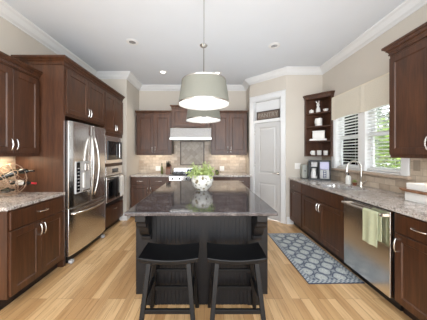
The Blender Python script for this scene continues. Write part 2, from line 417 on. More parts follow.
for z0, z1 in ((.012, .86), (.86, 2.045)):
    pn = NB()
    def rg(i, yy, a, b): return [pn.verts.new(q) for q in ((x0+a+i, yy, z0+b+i), (x1-a-i, yy, z0+b+i), (x1-a-i, yy, z1-b-i), (x0+a+i, yy, z1-b-i))]
    R = [rg(0, .032, 0, 0), rg(0, .022, 0, 0), rg(0, .022, .10, .10), rg(.012, .031, .10, .10), rg(.03, .031, .10, .10), rg(.05, .024, .10, .10)]
    for A_, B_ in zip(R, R[1:]):
        for i in range(4): pn.faces.new((A_[i], A_[(i+1) % 4], B_[(i+1) % 4], B_[i]))
    pn.faces.new(R[-1]); pn.faces.new(R[0])
    obj('door_panel', pn, M_door, s1)
for z in (.3, 1.1, 1.8): obj('hinge', tube(NB(), [(.116, .016, z), (.116, .016, z+.09)], .007), M_nickel, d, smooth=True)
hb = NB(); tube(hb, [(x1-.055, .021, .975), (x1-.055, .012, .975)], .027, 16); tube(hb, [(x1-.055, .014, .975), (x1-.055, -.03, .975)], .009, 10)
tube(hb, [(x1-.05, -.03, .975), (x1-.10, -.033, .978), (x1-.155, -.03, .972)], [.01, .009, .007], 10)
obj('door_handle', hb, M_nickel, d, smooth='auto')
# sign standing on the transom bar
t = thing('wooden_sign', 'dark framed wooden PANTRY sign standing above the pantry door', 'sign', (AX, AY, 2.112), -PI/4)
M_signb = plain('sign_face', srgb(112, 98, 88), .7, noise=.15, scale=30); M_signf = plain('sign_frame', srgb(56, 42, 36), .6, noise=.15, scale=30)
M_signl = plain('sign_letters', srgb(150, 141, 132), .7)
obj('board', B(.165, .67, .035, .05, 0, .185), M_signb, t)
f = NB(); bx(f, .16, .675, .026, .052, 0, .018); bx(f, .16, .675, .026, .052, .167, .185); bx(f, .16, .178, .026, .052, .018, .167); bx(f, .657, .675, .026, .052, .018, .167)
obj('frame', f, M_signf, t, .002)
tx = bpy.data.curves.new('lettering', 'FONT'); tx.body = 'PANTRY'; tx.size = .125; tx.align_x = 'CENTER'; tx.align_y = 'CENTER'; tx.extrude = .002
to = bpy.data.objects.new('tmp', tx); C.objects.link(to); dg = bpy.context.evaluated_depsgraph_get()
me = bpy.data.meshes.new_from_object(to.evaluated_get(dg)); bpy.data.objects.remove(to)
me.materials.clear(); me.materials.append(M_signl); lo = bpy.data.objects.new('lettering', me); C.objects.link(lo); lo.parent = t
lo.location = (.4175, .033, .092); lo.rotation_euler = (PI/2, 0, 0); lo.scale = (.98, 1, 1)

# window
wd = thing('window_1', 'double white-framed window above the sink', 'window', (RW, 0, 0)); wd['kind'] = 'structure'
MU0, MU1 = 2.865, 2.995
cs = NB()
bx(cs, -.02, 0, WY0-.09, WY0, WZ0-.005, WZ1+.09); bx(cs, -.02, 0, WY1, WY1+.09, WZ0-.005, WZ1+.09); bx(cs, -.02, 0, WY0, WY1, WZ1, WZ1+.09)
bx(cs, -.012, .11, MU0, MU1, WZ0, WZ1)
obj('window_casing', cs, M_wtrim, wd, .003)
jb = NB(); bx(jb, 0, .13, WY0, WY0+.012, WZ0, WZ1); bx(jb, 0, .13, WY1-.012, WY1, WZ0, WZ1); bx(jb, 0, .13, WY0, WY1, WZ1-.012, WZ1); bx(jb, 0, .13, WY0, WY1, WZ0, WZ0+.012)
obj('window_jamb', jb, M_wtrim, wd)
for y0, y1 in ((WY0+.012, MU0), (MU1, WY1-.012)):
    for k, (z0, z1) in enumerate(((WZ0+.012, 1.66), (1.64, WZ1-.012))):
        xx = .075+.028*k; f = NB(); r = .035
        bx(f, xx, xx+.026, y0, y0+r, z0, z1); bx(f, xx, xx+.026, y1-r, y1, z0, z1); bx(f, xx, xx+.026, y0+r, y1-r, z0, z0+r+.012*(1-k)); bx(f, xx, xx+.026, y0+r, y1-r, z1-r, z1)
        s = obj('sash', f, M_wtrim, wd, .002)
        obj('glass', B(xx+.011, xx+.015, y0+r-.004, y1-r+.004, z0+r-.004, z1-r+.004), M_glass, s)
struct('trim_2', B(RW-.055, RW+.02, WY0-.115, WY1+.115, 1.092, 1.122), M_sill, 'tan stone ledge under the sink window', 'window sill', bev=.005)
# blinds
M_slat = plain('white_slat', srgb(236, 236, 234), .5)
for y0, y1, lb in ((WY0+.02, MU0-.006, 'white slatted blind in the window half nearer the dark upper cabinet'), (MU1+.006, WY1-.02, 'white slatted blind in the window half nearer the corner shelf')):
    t = thing('window_blind', lb, 'blind', (RW+.038, 0, 0), 0, 'blinds in the sink window')
    s = NB(); z = 1.20
    while z < WZ1-.08:
        a = math.radians(10); c_, s_ = math.cos(a)*.024, math.sin(a)*.024
        prism(s, [(-c_, z+s_), (c_, z-s_), (c_, z-s_+.003), (-c_, z+s_+.003)], 'y', y0, y1); z += .047
    obj('slats', s, M_slat, t)
    obj('head_rail', B(-.03, .03, y0, y1, WZ1-.06, WZ1-.014), M_slat, t, .003)
    obj('bottom_rail', B(-.025, .025, y0, y1, WZ0+.02, WZ0+.045), M_slat, t, .003)
    cdm = NB()
    for q in (.15, .85):
        yy = y0+(y1-y0)*q; tube(cdm, [(-.026, yy, WZ0+.04), (-.026, yy, WZ1-.05)], .0015, 5)
    obj('lift_cord', cdm, M_slat, t)
# valance
t = thing('window_valance', 'cream box-pleated fabric valance over the sink window', 'valance', (RW, 0, 0))
v = NB(); ny = 60; nz = 8; y0, y1, z0, z1 = 2.16, 3.565, 1.975, 2.355
def vx(y, k):
    f = k/nz; xx = -.048
    for q in (2.2, 2.88, 3.54):
        dd = abs(y-q); xx -= .014*math.exp(-(dd/.03)**2)*(1-.5*f)-.010*math.exp(-((dd-.05)/.02)**2)*(1-f)
    return xx
def vz(y, k):
    sc = .5+.5*math.cos((y-2.21)/.67*2*PI); return z0+(.018*(1-sc))*(1-k/nz)+(z1-z0)*k/nz
fr_ = [[v.verts.new((vx(y0+(y1-y0)*i/ny, k), y0+(y1-y0)*i/ny, vz(y0+(y1-y0)*i/ny, k))) for k in range(nz+1)] for i in range(ny+1)]
bk_ = [[v.verts.new((p.co.x+.012, p.co.y, p.co.z)) for p in r] for r in fr_]
for i in range(ny):
    for k in range(nz):
        v.faces.new((fr_[i][k], fr_[i+1][k], fr_[i+1][k+1], fr_[i][k+1])); v.faces.new((bk_[i][k], bk_[i][k+1], bk_[i+1][k+1], bk_[i+1][k]))
    for k in (0, nz): v.faces.new((fr_[i][k], bk_[i][k], bk_[i+1][k], fr_[i+1][k]))
for i in (0, ny):
    for k in range(nz): v.faces.new((fr_[i][k], fr_[i][k+1], bk_[i][k+1], bk_[i][k]))
obj('fabric', v, M_valance, t, smooth='auto')
tb = NB(); bx(tb, -.05, 0, y0, y1, z1, z1+.02); bx(tb, -.036, 0, y1-.012, y1, z0+.02, z1); bx(tb, -.036, 0, y0, y0+.012, z0+.02, z1)
obj('mounting_board', tb, M_val_top, t, .002)

# ------------------------------------------------------------------ outside
o = struct('ground_outside', B(2.45, 22, -6, 16, -.6, -.5), M_lawn, 'green lawn outside the window', 'ground')
def shrub(name, label, loc, rx, rz_, h0, nleaf, sz, mat):
    t = thing(name, label, 'shrub' if 'shrub' in name else 'tree', loc)
    b = NB(); tube(b, [(0, 0, 0), (.05, .02, h0*.5), (0, 0, h0+rz_*.4)], [.06, .05, .03], 8)
    for k in range(5):
        a = k*1.3; tube(b, [(0, 0, h0*.6), (math.cos(a)*rx*.5, math.sin(a)*rx*.5, h0+rz_*.3)], [.03, .015], 6)
    obj('trunk', b, M_bark, t, smooth=True)
    f = NB()
    for i in range(nleaf):
        while True:
            p = Vector([random.uniform(-1, 1) for _ in range(3)])
            if .25 < p.length < 1: break
        p = Vector((p.x*rx, p.y*rx, h0+rz_*.5+p.z*rz_*.6))
        d_ = Vector([random.gauss(0, 1) for _ in range(3)]).normalized(); e = d_.orthogonal().normalized(); s_ = sz*random.uniform(.6, 1.3)
        q = [f.verts.new(p+w_) for w_ in (-d_*s_, e*s_*.45, d_*s_, -e*s_*.45)]; f.faces.new(q)
    obj('foliage', f, mat, t)
shrub('garden_shrub', 'bright green shrub seen low through the right window half', (4.6, 5.1, -.5), .95, 2.0, .6, 2600, .07, M_shrub)
shrub('garden_tree', 'dark tree seen beyond the bright shrub through the window', (10.5, 13.0, -.5), 1.9, 3.6, 1.0, 3500, .16, M_tree)
shrub('garden_tree', 'dark tree seen through the window half nearer the corner shelf', (5.6, 8.6, -.5), 1.5, 3.2, .6, 3200, .12, M_tree)
shrub('garden_tree', 'dark tree behind the bright shrub near the dark upper cabinet', (9.2, 8.4, -.5), 1.5, 3.4, .8, 3200, .14, M_tree)

# ------------------------------------------------------------------ hardware
def pull(parent, x, z, y=-.02, vert=True, L=.11, r=.0055):
    b = NB(); n = 12; pts = []
    for i in range(n+1):
        f = i/n; s_ = (f-.5)*L; out = .012+.018*math.sin(PI*f)**.6
        pts.append((x, y-out, z+s_) if vert else (x+s_, y-out, z))
    tube(b, pts, r, 8)
    for s_ in (-.5, .5):
        p = (x, y, z+s_*L*.96) if vert else (x+s_*L*.96, y, z); q = (p[0], y-.016, p[2]); tube(b, [p, q], r*1.25, 8)
    return obj('handle', b, M_nickel, parent, smooth='auto')
def knob(parent, x, z, y=-.02):
    b = NB(); tube(b, [(x, y, z), (x, y-.012, z), (x, y-.016, z), (x, y-.026, z), (x, y-.03, z)], [.006, .006, .014, .015, .009], 12)
    return obj('knob', b, M_nickel, parent, smooth='auto')
def front(parent, kind, x0, x1, z0, z1, handle=None, fr=.058, g=.002):
    b = shaker(NB(), x0+g, x1-g, z0+g, z1-g, fr=fr if kind == 'door' else .0,) if kind == 'door' else B(x0+g, x1-g, -.02, 0, z0+g, z1-g)
    o = obj(kind, b, M_cab, parent, 0 if kind == 'door' else .003)
    if handle:
        t_ = handle[0]
        if t_ == 'v': pull(o, handle[1], handle[2])
        elif t_ == 'h': pull(o, handle[1], handle[2], vert=False)
        else: knob(o, handle[1], handle[2])
    return o
def carcass(parent, w, d, z0, z1, toe=True, cut=None):
    b = NB()
    if toe: bx(b, 0, w, 0, d, .1, z1)
    else: bx(b, 0, w, 0, d, z0, z1)
    o = obj('carcass', b, M_cab, parent)
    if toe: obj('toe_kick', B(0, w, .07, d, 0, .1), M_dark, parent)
    return o
ccp = lambda z0, z1, p: [(0, z0), (p*.22, z0), (p*.22, z0+(z1-z0)*.15), (p*.12, z0+(z1-z0)*.2), (p*.35, z0+(z1-z0)*.42), (p*.55, z0+(z1-z0)*.46), (p*.5, z0+(z1-z0)*.55), (p*.8, z0+(z1-z0)*.72), (p, z0+(z1-z0)*.76), (p, z1), (0, z1)]
def crown(parent, path, z0, z1, p, side=1):
    return obj('crown_moulding', sweep(NB(), path, ccp(z0, z1, p), side), M_cab, parent)

# ------------------------------------------------------------------ left run
FX = -1.74
t = thing('base_cabinet', 'brown base cabinet with one wide drawer left of the refrigerator', 'cabinet', (FX, 1.745, 0), PI/2)
carcass(t, .68, .58, 0, .88)
front(t, 'drawer', .012, .668, .70, .868, ('h', .36, .785))
front(t, 'door', .012, .34, .115, .69, ('v', .315, .60)); front(t, 'door', .34, .668, .115, .69, ('v', .365, .60))
tag(obj('countertop', B(LW+.011, -1.71, 1.715, 2.427, .882, .914), M_granite, None, .004), 'beige granite countertop under the wire wine rack', 'countertop')
t = thing('wall_cabinet', 'brown upper wall cabinet above the wire wine rack', 'cabinet', (-2.035, 1.745, 0), PI/2)
obj('carcass', B(0, .68, 0, .29, 1.375, 2.30), M_cab, t)
front(t, 'door', .008, .34, 1.385, 2.26, ('v', .312, 1.475)); front(t, 'door', .34, .672, 1.385, 2.26, ('v', .368, 1.475))
obj('light_rail', B(0, .68, 0, .02, 1.35, 1.375), M_cab, t)
crown(t, [(0, .29), (0, 0), (.682, 0)][1:], 2.285, 2.37, .045, 1)
# tall refrigerator enclosure
t = thing('refrigerator_cabinet', 'tall brown cabinet surround above the stainless refrigerator', 'cabinet', (FX, 2.432, 0), PI/2)
obj('side_panel', B(0, .03, 0, .588, 0, 2.475), M_cab, t)
obj('carcass', B(.03, .955, 0, .588, 1.85, 2.475), M_cab, t)
front(t, 'door', .035, .49, 1.875, 2.43, ('v', .462, 1.97)); front(t, 'door', .49, .95, 1.875, 2.43, ('v', .518, 1.97))
crown(t, [(0, .588), (0, 0), (.955, 0)], 2.465, 2.555, .055, 1)
# oven tower
t = thing('oven_cabinet', 'tall brown oven cabinet at the end of the left run', 'cabinet', (FX, 3.392, 0), PI/2)
TW = .745
b = NB(); bx(b, 0, .03, 0, .588, .1, 2.475); bx(b, TW-.03, TW, 0, .588, .1, 2.475); bx(b, .03, TW-.03, 0, .588, 1.70, 2.475)
bx(b, .03, TW-.03, 0, .588, 1.155, 1.205); bx(b, .03, TW-.03, 0, .588, .1, .455); bx(b, .03, TW-.03, .56, .588, .455, 1.70)
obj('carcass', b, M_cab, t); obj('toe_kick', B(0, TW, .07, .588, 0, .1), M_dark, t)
front(t, 'door', .01, TW/2, 1.765, 2.43, ('v', TW/2-.03, 1.86)); front(t, 'door', TW/2, TW-.01, 1.765, 2.43, ('v', TW/2+.03, 1.86))
front(t, 'drawer', .012, TW-.012, .115, .43, ('h', TW/2, .36))
crown(t, [(0, 0), (TW, 0), (TW, .588)][0:2], 2.465, 2.555, .055, 1)
# microwave
t = thing('built_in_microwave', 'stainless built-in microwave in the tall oven cabinet', 'microwave', (FX, 3.392, 1.207), PI/2)
x0, x1 = .034, TW-.034
obj('housing', B(x0, x1, .0, .5, 0, .488), M_bplas, t)
f = NB(); bx(f, x0-.014, x1+.014, -.02, -.001, 0, .065); bx(f, x0-.014, x1+.014, -.02, -.001, .40, .488); bx(f, x0-.014, x0+.05, -.02, -.001, .065, .40); bx(f, x1-.05, x1+.014, -.02, -.001, .065, .40)
obj('trim_frame', f, M_steel, t, .003)
obj('door', B(x0+.052, x1-.20, -.03, -.002, .068, .397), M_bglass, t, .004)
obj('control_panel', B(x1-.198, x1-.052, -.028, -.002, .068, .397), M_bplas, t, .003)
hb = NB(); tube(hb, [(x1-.225, -.055, .10), (x1-.225, -.055, .36)], .009, 10); [tube(hb, [(x1-.225, -.03, z), (x1-.225, -.055, z)], .006, 8) for z in (.12, .34)]
obj('handle', hb, M_steel, t, smooth='auto')
# wall oven
t = thing('wall_oven', 'stainless wall oven below the microwave', 'oven', (FX, 3.392, .457), PI/2)
obj('housing', B(x0, x1, .0, .5, 0, .695), M_bplas, t)
obj('control_panel', B(x0-.014, x1+.014, -.025, -.001, .53, .695), M_steel, t, .004)
obj('display', B(TW/2-.12, TW/2+.12, -.028, -.024, .575, .65), M_bglass, t)
dr = obj('oven_door', B(x0-.014, x1+.014, -.035, -.001, .07, .52), M_steel, t, .004)
obj('oven_window', B(x0+.06, x1-.06, -.038, -.034, .12, .42), M_bglass, dr)
hb = NB(); tube(hb, [(x0+.02, -.075, .475), (x1-.02, -.075, .475)], .011, 12); [tube(hb, [(q, -.034, .475), (q, -.075, .475)], .008, 8) for q in (x0+.05, x1-.05)]
obj('handle', hb, M_steel, dr, smooth='auto')
obj('vent', B(x0-.01, x1+.01, -.02, -.001, .0, .062), M_bplas, t, .003)
def towel(name, label, loc, rz, w, f0, b0, mat, stripe=None, grp=None):
    """towel over a bar running along local x; bar centre at origin"""
    t = thing(name, label, 'towel', loc, rz)
    b = NB(); r = .016; prof = [(-r-.003, -f0)]
    prof += [(-r, -f0*.5), (-r, 0)] + [(r*math.cos(a), r*math.sin(a)) for a in [PI*(1-k/8) for k in range(1, 8)]] + [(r, 0), (r+.002, -b0)]
    n = 14; th = .004
    def off(i, s_):
        p = Vector(prof[i]); a = Vector(prof[max(i-1, 0)]); c_ = Vector(prof[min(i+1, len(prof)-1)]); d_ = (c_-a).normalized(); return p+Vector((-d_.y, d_.x))*s_
    g = []
    for i in range(len(prof)):
        row = []
        for s_ in (0, th):
            q = off(i, s_); row.append([])
            for k in range(n+1):
                u = k/n; dz = max(0, -q.y); wv = .006*math.sin(u*PI*3)*min(1, dz/.1)
                row[-1].append(b.verts.new(((u-.5)*w*(1-.08*dz), q.x+(wv if i < 3 else wv*.3), q.y)))
        g.append(row)
    for i in range(len(prof)-1):
        for k in range(n):
            for s_ in (0, 1): b.faces.new((g[i][s_][k], g[i][s_][k+1], g[i+1][s_][k+1], g[i+1][s_][k]))
        for k in (0, n): b.faces.new((g[i][0][k], g[i][1][k], g[i+1][1][k], g[i+1][0][k]))
    for i in (0, len(prof)-1):
        for k in range(n): b.faces.new((g[i][0][k], g[i][0][k+1], g[i][1][k+1], g[i][1][k]))
    obj('cloth', b, mat, t, smooth='auto')
    if stripe:
        for q in (-.30, .30): obj('stripe', B(w*q-.006, w*q+.006, -r-.0115, -r-.009, -f0*.96, -f0*.05), stripe, t)
    return t
towel('kitchen_towel', 'white towel hanging from the wall oven handle', (FX+.075, 3.392+.50, .457+.475), PI/2, .17, .36, .3, M_wplas)
towel('kitchen_towel', 'dark towel hanging from the wall oven handle', (FX+.075, 3.392+.28, .457+.475), PI/2, .15, .34, .3, M_bplas)

# refrigerator
t = thing('refrigerator', 'stainless french-door refrigerator with bottom freezer and water dispenser', 'refrigerator', (-1.675, 2.475, 0), PI/2)
RWd = .895
M_fside = plain('refrigerator_side_gray', srgb(168, 166, 163), .35, .6)
obj('body', B(.008, RWd-.008, .085, .62, .03, 1.77), M_fside, t, .004)
obj('kick_grille', B(.02, RWd-.02, .06, .085, .015, .09), M_bplas, t)
for q in (.02, RWd-.10): obj('hinge_cover', B(q, q+.08, .09, .16, 1.775, 1.79), M_gray, t, .004)
def fdoor(name, x0, x1, z0, z1):
    b = NB(); n = 10; pts = [(x0, .075)]
    for i in range(n+1):
        u = i/n; xx = x0+(x1-x0)*u; gx = xx/RWd
        e = min(u, 1-u)*(x1-x0); rr = .012; q = 0 if e > rr else rr-math.sqrt(max(0, rr*rr-(rr-e)**2))
        pts.append((xx, .018*(2*gx-1)**2+q))
    pts.append((x1, .075)); prism(b, pts, 'z', z0, z1); return obj(name, b, M_steel, t, .004, smooth='auto')
dl = fdoor('door', 0, RWd/2-.003, .70, 1.79); dr = fdoor('door', RWd/2+.003, RWd, .70, 1.79); df = fdoor('freezer_drawer', 0, RWd, .10, .69)
for dd, sx in ((dl, -1), (dr, 1)):
    b = NB(); pts = []
    for i in range(17):
        f = i/16; z = .78+f*.86; pts.append((RWd/2+sx*(.035+.038*math.sin(PI*f)), -.012-.055*math.sin(PI*f)**.7, z))
    tube(b, pts, .013, 10); obj('handle', b, M_nickel, dd, smooth=True)
b = NB(); pts = []
for i in range(17):
    f = i/16; pts.append((.05+f*(RWd-.1), .004-.075*math.sin(PI*f)**.6+.01*(2*f-1)**2, .615-.0*f)); 
tube(b, pts, .015, 10); obj('handle', b, M_nickel, df, smooth=True)
for q in (.03, RWd-.09): obj('foot', B(q, q+.05, .01, .06, 0, .04), M_gray, t, .006)
# dispenser
dp = NB(); x0, x1, z0, z1 = .09, .40, .86, 1.275
dsp = obj('dispenser', B(x0, x1, -.004, .02, z0, z1), M_gray, dl, .004)
obj('control_strip', B(x0+.008, x0+.075, -.008, .0, z0+.02, z1-.01), M_bglass, dsp, .002)
for k in range(7): obj('button', B(x0+.022, x0+.06, -.0095, -.0075, z0+.05+k*.045, z0+.062+k*.045), M_gray, dsp)
rc = NB()   # alcove built as an open frame
bx(rc, x0+.085, x1-.012, -.007, -.001, z0+.015, z0+.04)
obj('drip_tray', B(x0+.095, x1-.02, -.03, .0, z0+.015, z0+.035), M_nickel, dsp, .003)
rc.free()
M_alc = plain('dispenser_alcove', srgb(196, 196, 196), .25, .3)
obj('alcove', B(x0+.085, x1-.012, -.007, .0, z0+.036, z1-.12), M_alc, dsp)
nz_ = NB(); bx(nz_, x0+.15, x0+.235, -.035, 0, z1-.125, z1-.03); obj('nozzle', nz_, M_nickel, dsp, .008)
obj('paddle', B(x0+.13, x0+.165, -.022, -.004, z0+.06, z1-.15), M_white, dsp, .004)
# magnet dot on right door
obj('badge', tube(NB(), [(RWd-.05, .012, 1.69), (RWd-.05, .008, 1.69)], .014, 14), M_nickel, dr)

# ------------------------------------------------------------------ back run
def back_base(x0, x1, label):
    t = thing('base_cabinet', label, 'cabinet', (x0, 4.32, 0)); w = x1-x0
    carcass(t, w, .585, 0, .88); m_ = w/2
    front(t, 'drawer', .01, m_, .71, .868, ('h', m_/2, .79)); front(t, 'drawer', m_, w-.01, .71, .868, ('h', m_*1.5, .79))
    front(t, 'door', .01, m_, .115, .70, ('v', m_-.03, .60)); front(t, 'door', m_, w-.01, .115, .70, ('v', m_+.03, .60))
    tag(obj('countertop', B(x0-.01 if x0 < 0 else x0-.003, x1+.003 if x1 < 0 else x1+.03, 4.29, BW-.012, .882, .914), M_granite, None, .004), 'beige granite countertop '+('left of the range under the knife block' if x0 < 0 else 'right of the range'), 'countertop')
back_base(-1.64, -.815, 'brown base cabinet left of the range on the back wall')
back_base(.115, .94, 'brown base cabinet right of the range on the back wall')
def back_upper(x0, x1, label):
    t = thing('wall_cabinet', label, 'cabinet', (x0, 4.60, 0)); w = x1-x0; m_ = w/2
    obj('carcass', B(0, w, 0, .318, 1.375, 2.30), M_cab, t); obj('light_rail', B(0, w, 0, .02, 1.35, 1.375), M_cab, t)
    front(t, 'door', .015, m_, 1.39, 2.275, ('v', m_-.035, 1.48), fr=.07); front(t, 'door', m_, w-.015, 1.39, 2.275, ('v', m_+.035, 1.48), fr=.07)
    crown(t, [(0, .3), (0, 0), (w, 0), (w, .3)] if x0 > 0 else [(0, .3), (0, 0), (w, 0), (w, .3)], 2.295, 2.37, .03, 1)
    obj('light_strip', B(.1, w-.1, .05, .09, 1.364, 1.3745), M_white, t)
    light('AREA', 'under_cabinet_light', (x0+w/2, 4.70, 1.355), 1.0, (1, .88, .72), (math.radians(38), 0, 0), (w-.1, .06))
back_upper(-1.61, -.80, 'brown wall cabinet left of the range hood')
back_upper(.11, .93, 'brown wall cabinet right of the range hood')
t = thing('hood_cabinet', 'taller brown wall cabinet above the stainless range hood', 'cabinet', (-.79, 4.53, 0)); w = .885
obj('carcass', B(0, w, 0, .388, 1.98, 2.42), M_cab, t)
front(t, 'door', .015, w/2, 2.0, 2.39, None); front(t, 'door', w/2, w-.015, 2.0, 2.39, None)
crown(t, [(0, .3), (0, 0), (w, 0), (w, .3)], 2.40, 2.48, .035, 1)
t = thing('range_hood', 'stainless range hood under the tall back cabinet', 'range hood', (-.35, 4.40, 1.69))
b = NB(); prism(b, [(0, 0), (.515, 0), (.515, .285), (.10, .285), (.055, .26), (0, .05)], 'x', -.455, .455)
obj('canopy', b, M_steel, t, .004)
fl = NB()
for k in range(2): bx(fl, -.42+k*.43, -.01+k*.43, .05, .45, -.006, -.001)
obj('grease_filter', fl, M_gray, t)
obj('front_lip', B(-.46, .46, -.008, .0, 0, .045), M_steel, t, .003)
# range
t = thing('range', 'stainless cooking range centered on the back wall behind the island', 'stove', (-.35, 4.31, 0))
obj('body', B(-.455, .455, .02, .60, .08, .90), M_steel, t, .004)
obj('kick', B(-.44, .44, .06, .5, 0, .08), M_bplas, t)
dd = obj('oven_door', B(-.45, .45, -.02, .018, .16, .76), M_steel, t, .006)
obj('oven_window', B(-.28, .28, -.023, -.019, .32, .60), M_bglass, dd)
hb = NB(); tube(hb, [(-.4, -.065, .70), (.4, -.065, .70)], .013, 12); [tube(hb, [(q, -.02, .70), (q, -.065, .70)], .009, 8) for q in (-.36, .36)]
obj('handle', hb, M_steel, dd, smooth='auto')
obj('control_panel', B(-.455, .455, -.03, .018, .78, .905), M_steel, t, .008)
for k in range(6):
    b = NB(); x = -.38+k*.152; tube(b, [(x, -.03, .845), (x, -.06, .845), (x, -.066, .845)], [.023, .02, .016], 16); obj('knob', b, M_bplas, t, smooth='auto')
obj('cooktop', B(-.45, .45, .025, .54, .90, .915), M_bglass, t, .003)
for k in range(3):
    b = NB(); cx = -.29+k*.29
    for xx in (-.13, 0, .13): bx(b, cx+xx-.006, cx+xx+.006, .06, .52, .93, .945)
    for yy in (.06, .18, .29, .40, .51): bx(b, cx-.136, cx+.136, yy-.006, yy+.006, .93, .945)
    for xx in (-.13, .13):
        for yy in (.07, .505): bx(b, cx+xx-.006, cx+xx+.006, yy-.006, yy+.006, .915, .93)
    obj('grate', b, M_bplas, t)
obj('backguard', B(-.455, .455, .545, .60, .90, 1.035), M_steel, t, .004)
obj('display', B(-.12, .12, .540, .546, .955, 1.01), M_blue, t)

# ------------------------------------------------------------------ right run
GX = 1.64
def RB(name, label, yfar, ynear, cat='cabinet'): return thing(name, label, cat, (GX, yfar, 0), -PI/2), yfar-ynear
t, w = RB('base_cabinet', 'narrow brown base cabinet at the far end beside the pantry wall', 3.925, 3.405)
carcass(t, w, .625, 0, .88)
front(t, 'drawer', .03, w-.01, .71, .868, ('k', w*.55, .80)); front(t, 'door', .03, w-.01, .115, .70, ('k', w*.55, .65))
t, w = RB('sink_base_cabinet', 'wide brown two-door cabinet below the sink', 3.40, 2.355)
b = NB(); bx(b, 0, w, 0, .03, .1, .88); bx(b, 0, .02, .03, .625, .1, .88); bx(b, w-.02, w, .03, .625, .1, .88); bx(b, .02, w-.02, .03, .625, .1, .12)
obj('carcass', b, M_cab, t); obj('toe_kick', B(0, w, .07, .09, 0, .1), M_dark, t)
obj('false_front', B(.012, w-.012, -.02, 0, .70, .868), M_cab, t, .003)
front(t, 'door', .012, w/2, .115, .69, ('v', w/2-.03, .60)); front(t, 'door', w/2, w-.012, .115, .69, ('v', w/2+.03, .60))
t, w = RB('base_cabinet', 'brown base cabinet right of the dishwasher with long drawer pull', 1.738, .9)
carcass(t, w, .625, 0, .88)
front(t, 'drawer', .012, w-.012, .71, .868, ('h', .22, .79)); front(t, 'door', .012, w/2, .115, .70, ('v', .04, .60)); front(t, 'door', w/2, w-.012, .115, .70, ('v', w-.04, .60))
# dishwasher
t, w = RB('dishwasher', 'stainless dishwasher right of the sink cabinet', 2.35, 1.745, 'dishwasher')
obj('tub', B(.005, w-.005, .0, .58, .1, .875), M_bplas, t); obj('toe_kick', B(.005, w-.005, .06, .1, 0, .1), M_bplas, t)
dd = obj('door', B(.008, w-.008, -.032, -.001, .11, .868), M_steel, t, .004)
hb = NB(); tube(hb, [(.045, -.075, .825), (w-.045, -.075, .825)], .013, 12); [bx(hb, q-.012, q+.012, -.075, -.03, .813, .837) for q in (.06, w-.06)]
obj('handle', hb, M_nickel, dd, smooth='auto')
towel('dish_towel', 'sage green dish towel hanging on the dishwasher handle', (GX-.075, 1.895, .825), -PI/2, .17, .30, .25, M_green)
#towel('dish_towel', 'dark olive dish towel beside the pale green one on the dishwasher', (GX-.075, 1.79, .825), -PI/2, .085, .24, .22, M_olive)
# counter with sink cut-out
SX, SY, SRX, SRY = 1.93, 2.88, .19, .36
def outer_pt(a, X0, X1, Y0, Y1):
    dx, dy = math.cos(a), math.sin(a); k = 1e9
    if dx > 1e-9: k = min(k, (X1-SX)/dx)
    if dx < -1e-9: k = min(k, (X0-SX)/dx)
    if dy > 1e-9: k = min(k, (Y1-SY)/dy)
    if dy < -1e-9: k = min(k, (Y0-SY)/dy)
    return SX+dx*k, SY+dy*k
def inner_pt(a, s=1):
    c_, s_ = math.cos(a), math.sin(a); e = 5; k = (abs(c_/(SRX*s))**e+abs(s_/(SRY*s))**e)**(-1/e); return SX+c_*k, SY+s_*k
X0, X1, Y0, Y1 = 1.605, RW-.012, .9, RP-.003
angs = sorted([2*PI*k/48 for k in range(48)]+[math.atan2(y-SY, x-SX) % (2*PI) for x in (X0, X1) for y in (Y0, Y1)])
b = NB(); rg4 = []
for z, fn in ((.914, 'o'), (.914, 'i'), (.882, 'i'), (.882, 'o')):
    rg4.append([b.verts.new((*(outer_pt(a, X0, X1, Y0, Y1) if fn == 'o' else inner_pt(a)), z)) for a in angs])
for q in range(4):
    A_, B_ = rg4[q], rg4[(q+1) % 4]
    for i in range(len(angs)): b.faces.new((A_[i], A_[(i+1) % len(angs)], B_[(i+1) % len(angs)], B_[i]))
tag(obj('countertop', b, M_granite), 'long beige granite countertop around the sink on the right', 'countertop')
b = NB(); rr = []
for z, s_ in ((.881, 1.06), (.881, .99), (.72, .95), (.70, .85), (.698, .1), (.695, .1), (.695, .86), (.71, .97), (.87, 1.01), (.87, 1.06)):
    rr.append([b.verts.new((*inner_pt(a, s_), z)) for a in angs])
for A_, B_ in zip(rr, rr[1:]+rr[:1]):
    for i in range(len(angs)): b.faces.new((A_[i], A_[(i+1) % len(angs)], B_[(i+1) % len(angs)], B_[i]))
tag(obj('undermount_sink', b, M_steel, None, smooth='auto'), 'stainless undermount sink below the window', 'sink')
# faucet
t = thing('faucet', 'tall arched nickel faucet behind the sink', 'faucet', (2.165, 2.80, .914))
obj('base', lathe(NB(), [(0, 0), (.03, 0), (.03, .01), (.022, .02), (.02, .07), (.014, .08), (0, .08)], 18), M_nickel, t, smooth='auto')
pts = [(0, 0, .07), (0, 0, .15), (0, 0, .25)]+[(-.1+.1*math.cos(a), 0, .26+.1*math.sin(a)) for a in [PI*k/10 for k in range(1, 11)]]+[(-.2, 0, .22), (-.205, 0, .17)]
b = tube(NB(), pts, [.013]*(len(pts)-2)+[.015, .017], 12); obj('spout', b, M_nickel, t, smooth=True)
b = tube(NB(), [(0, -.02, .05), (0, -.05, .06), (-.01, -.11, .10)], [.011, .009, .006], 8); obj('lever', b, M_nickel, t, smooth=True)
t = thing('soap_dispenser', 'white soap bottle with black pump behind the sink', 'soap bottle', (2.17, 3.06, .914))
obj('bottle', lathe(NB(), [(0, 0), (.034, 0), (.037, .01), (.037, .10), (.028, .125), (.014, .135), (0, .135)], 20), M_wplas, t, smooth='auto')
b = tube(NB(), [(0, 0, .13), (0, 0, .165)], .010, 10); tube(b, [(0, 0, .168), (-.05, 0, .166)], .007, 8); obj('pump', b, M_bplas, t, smooth='auto')
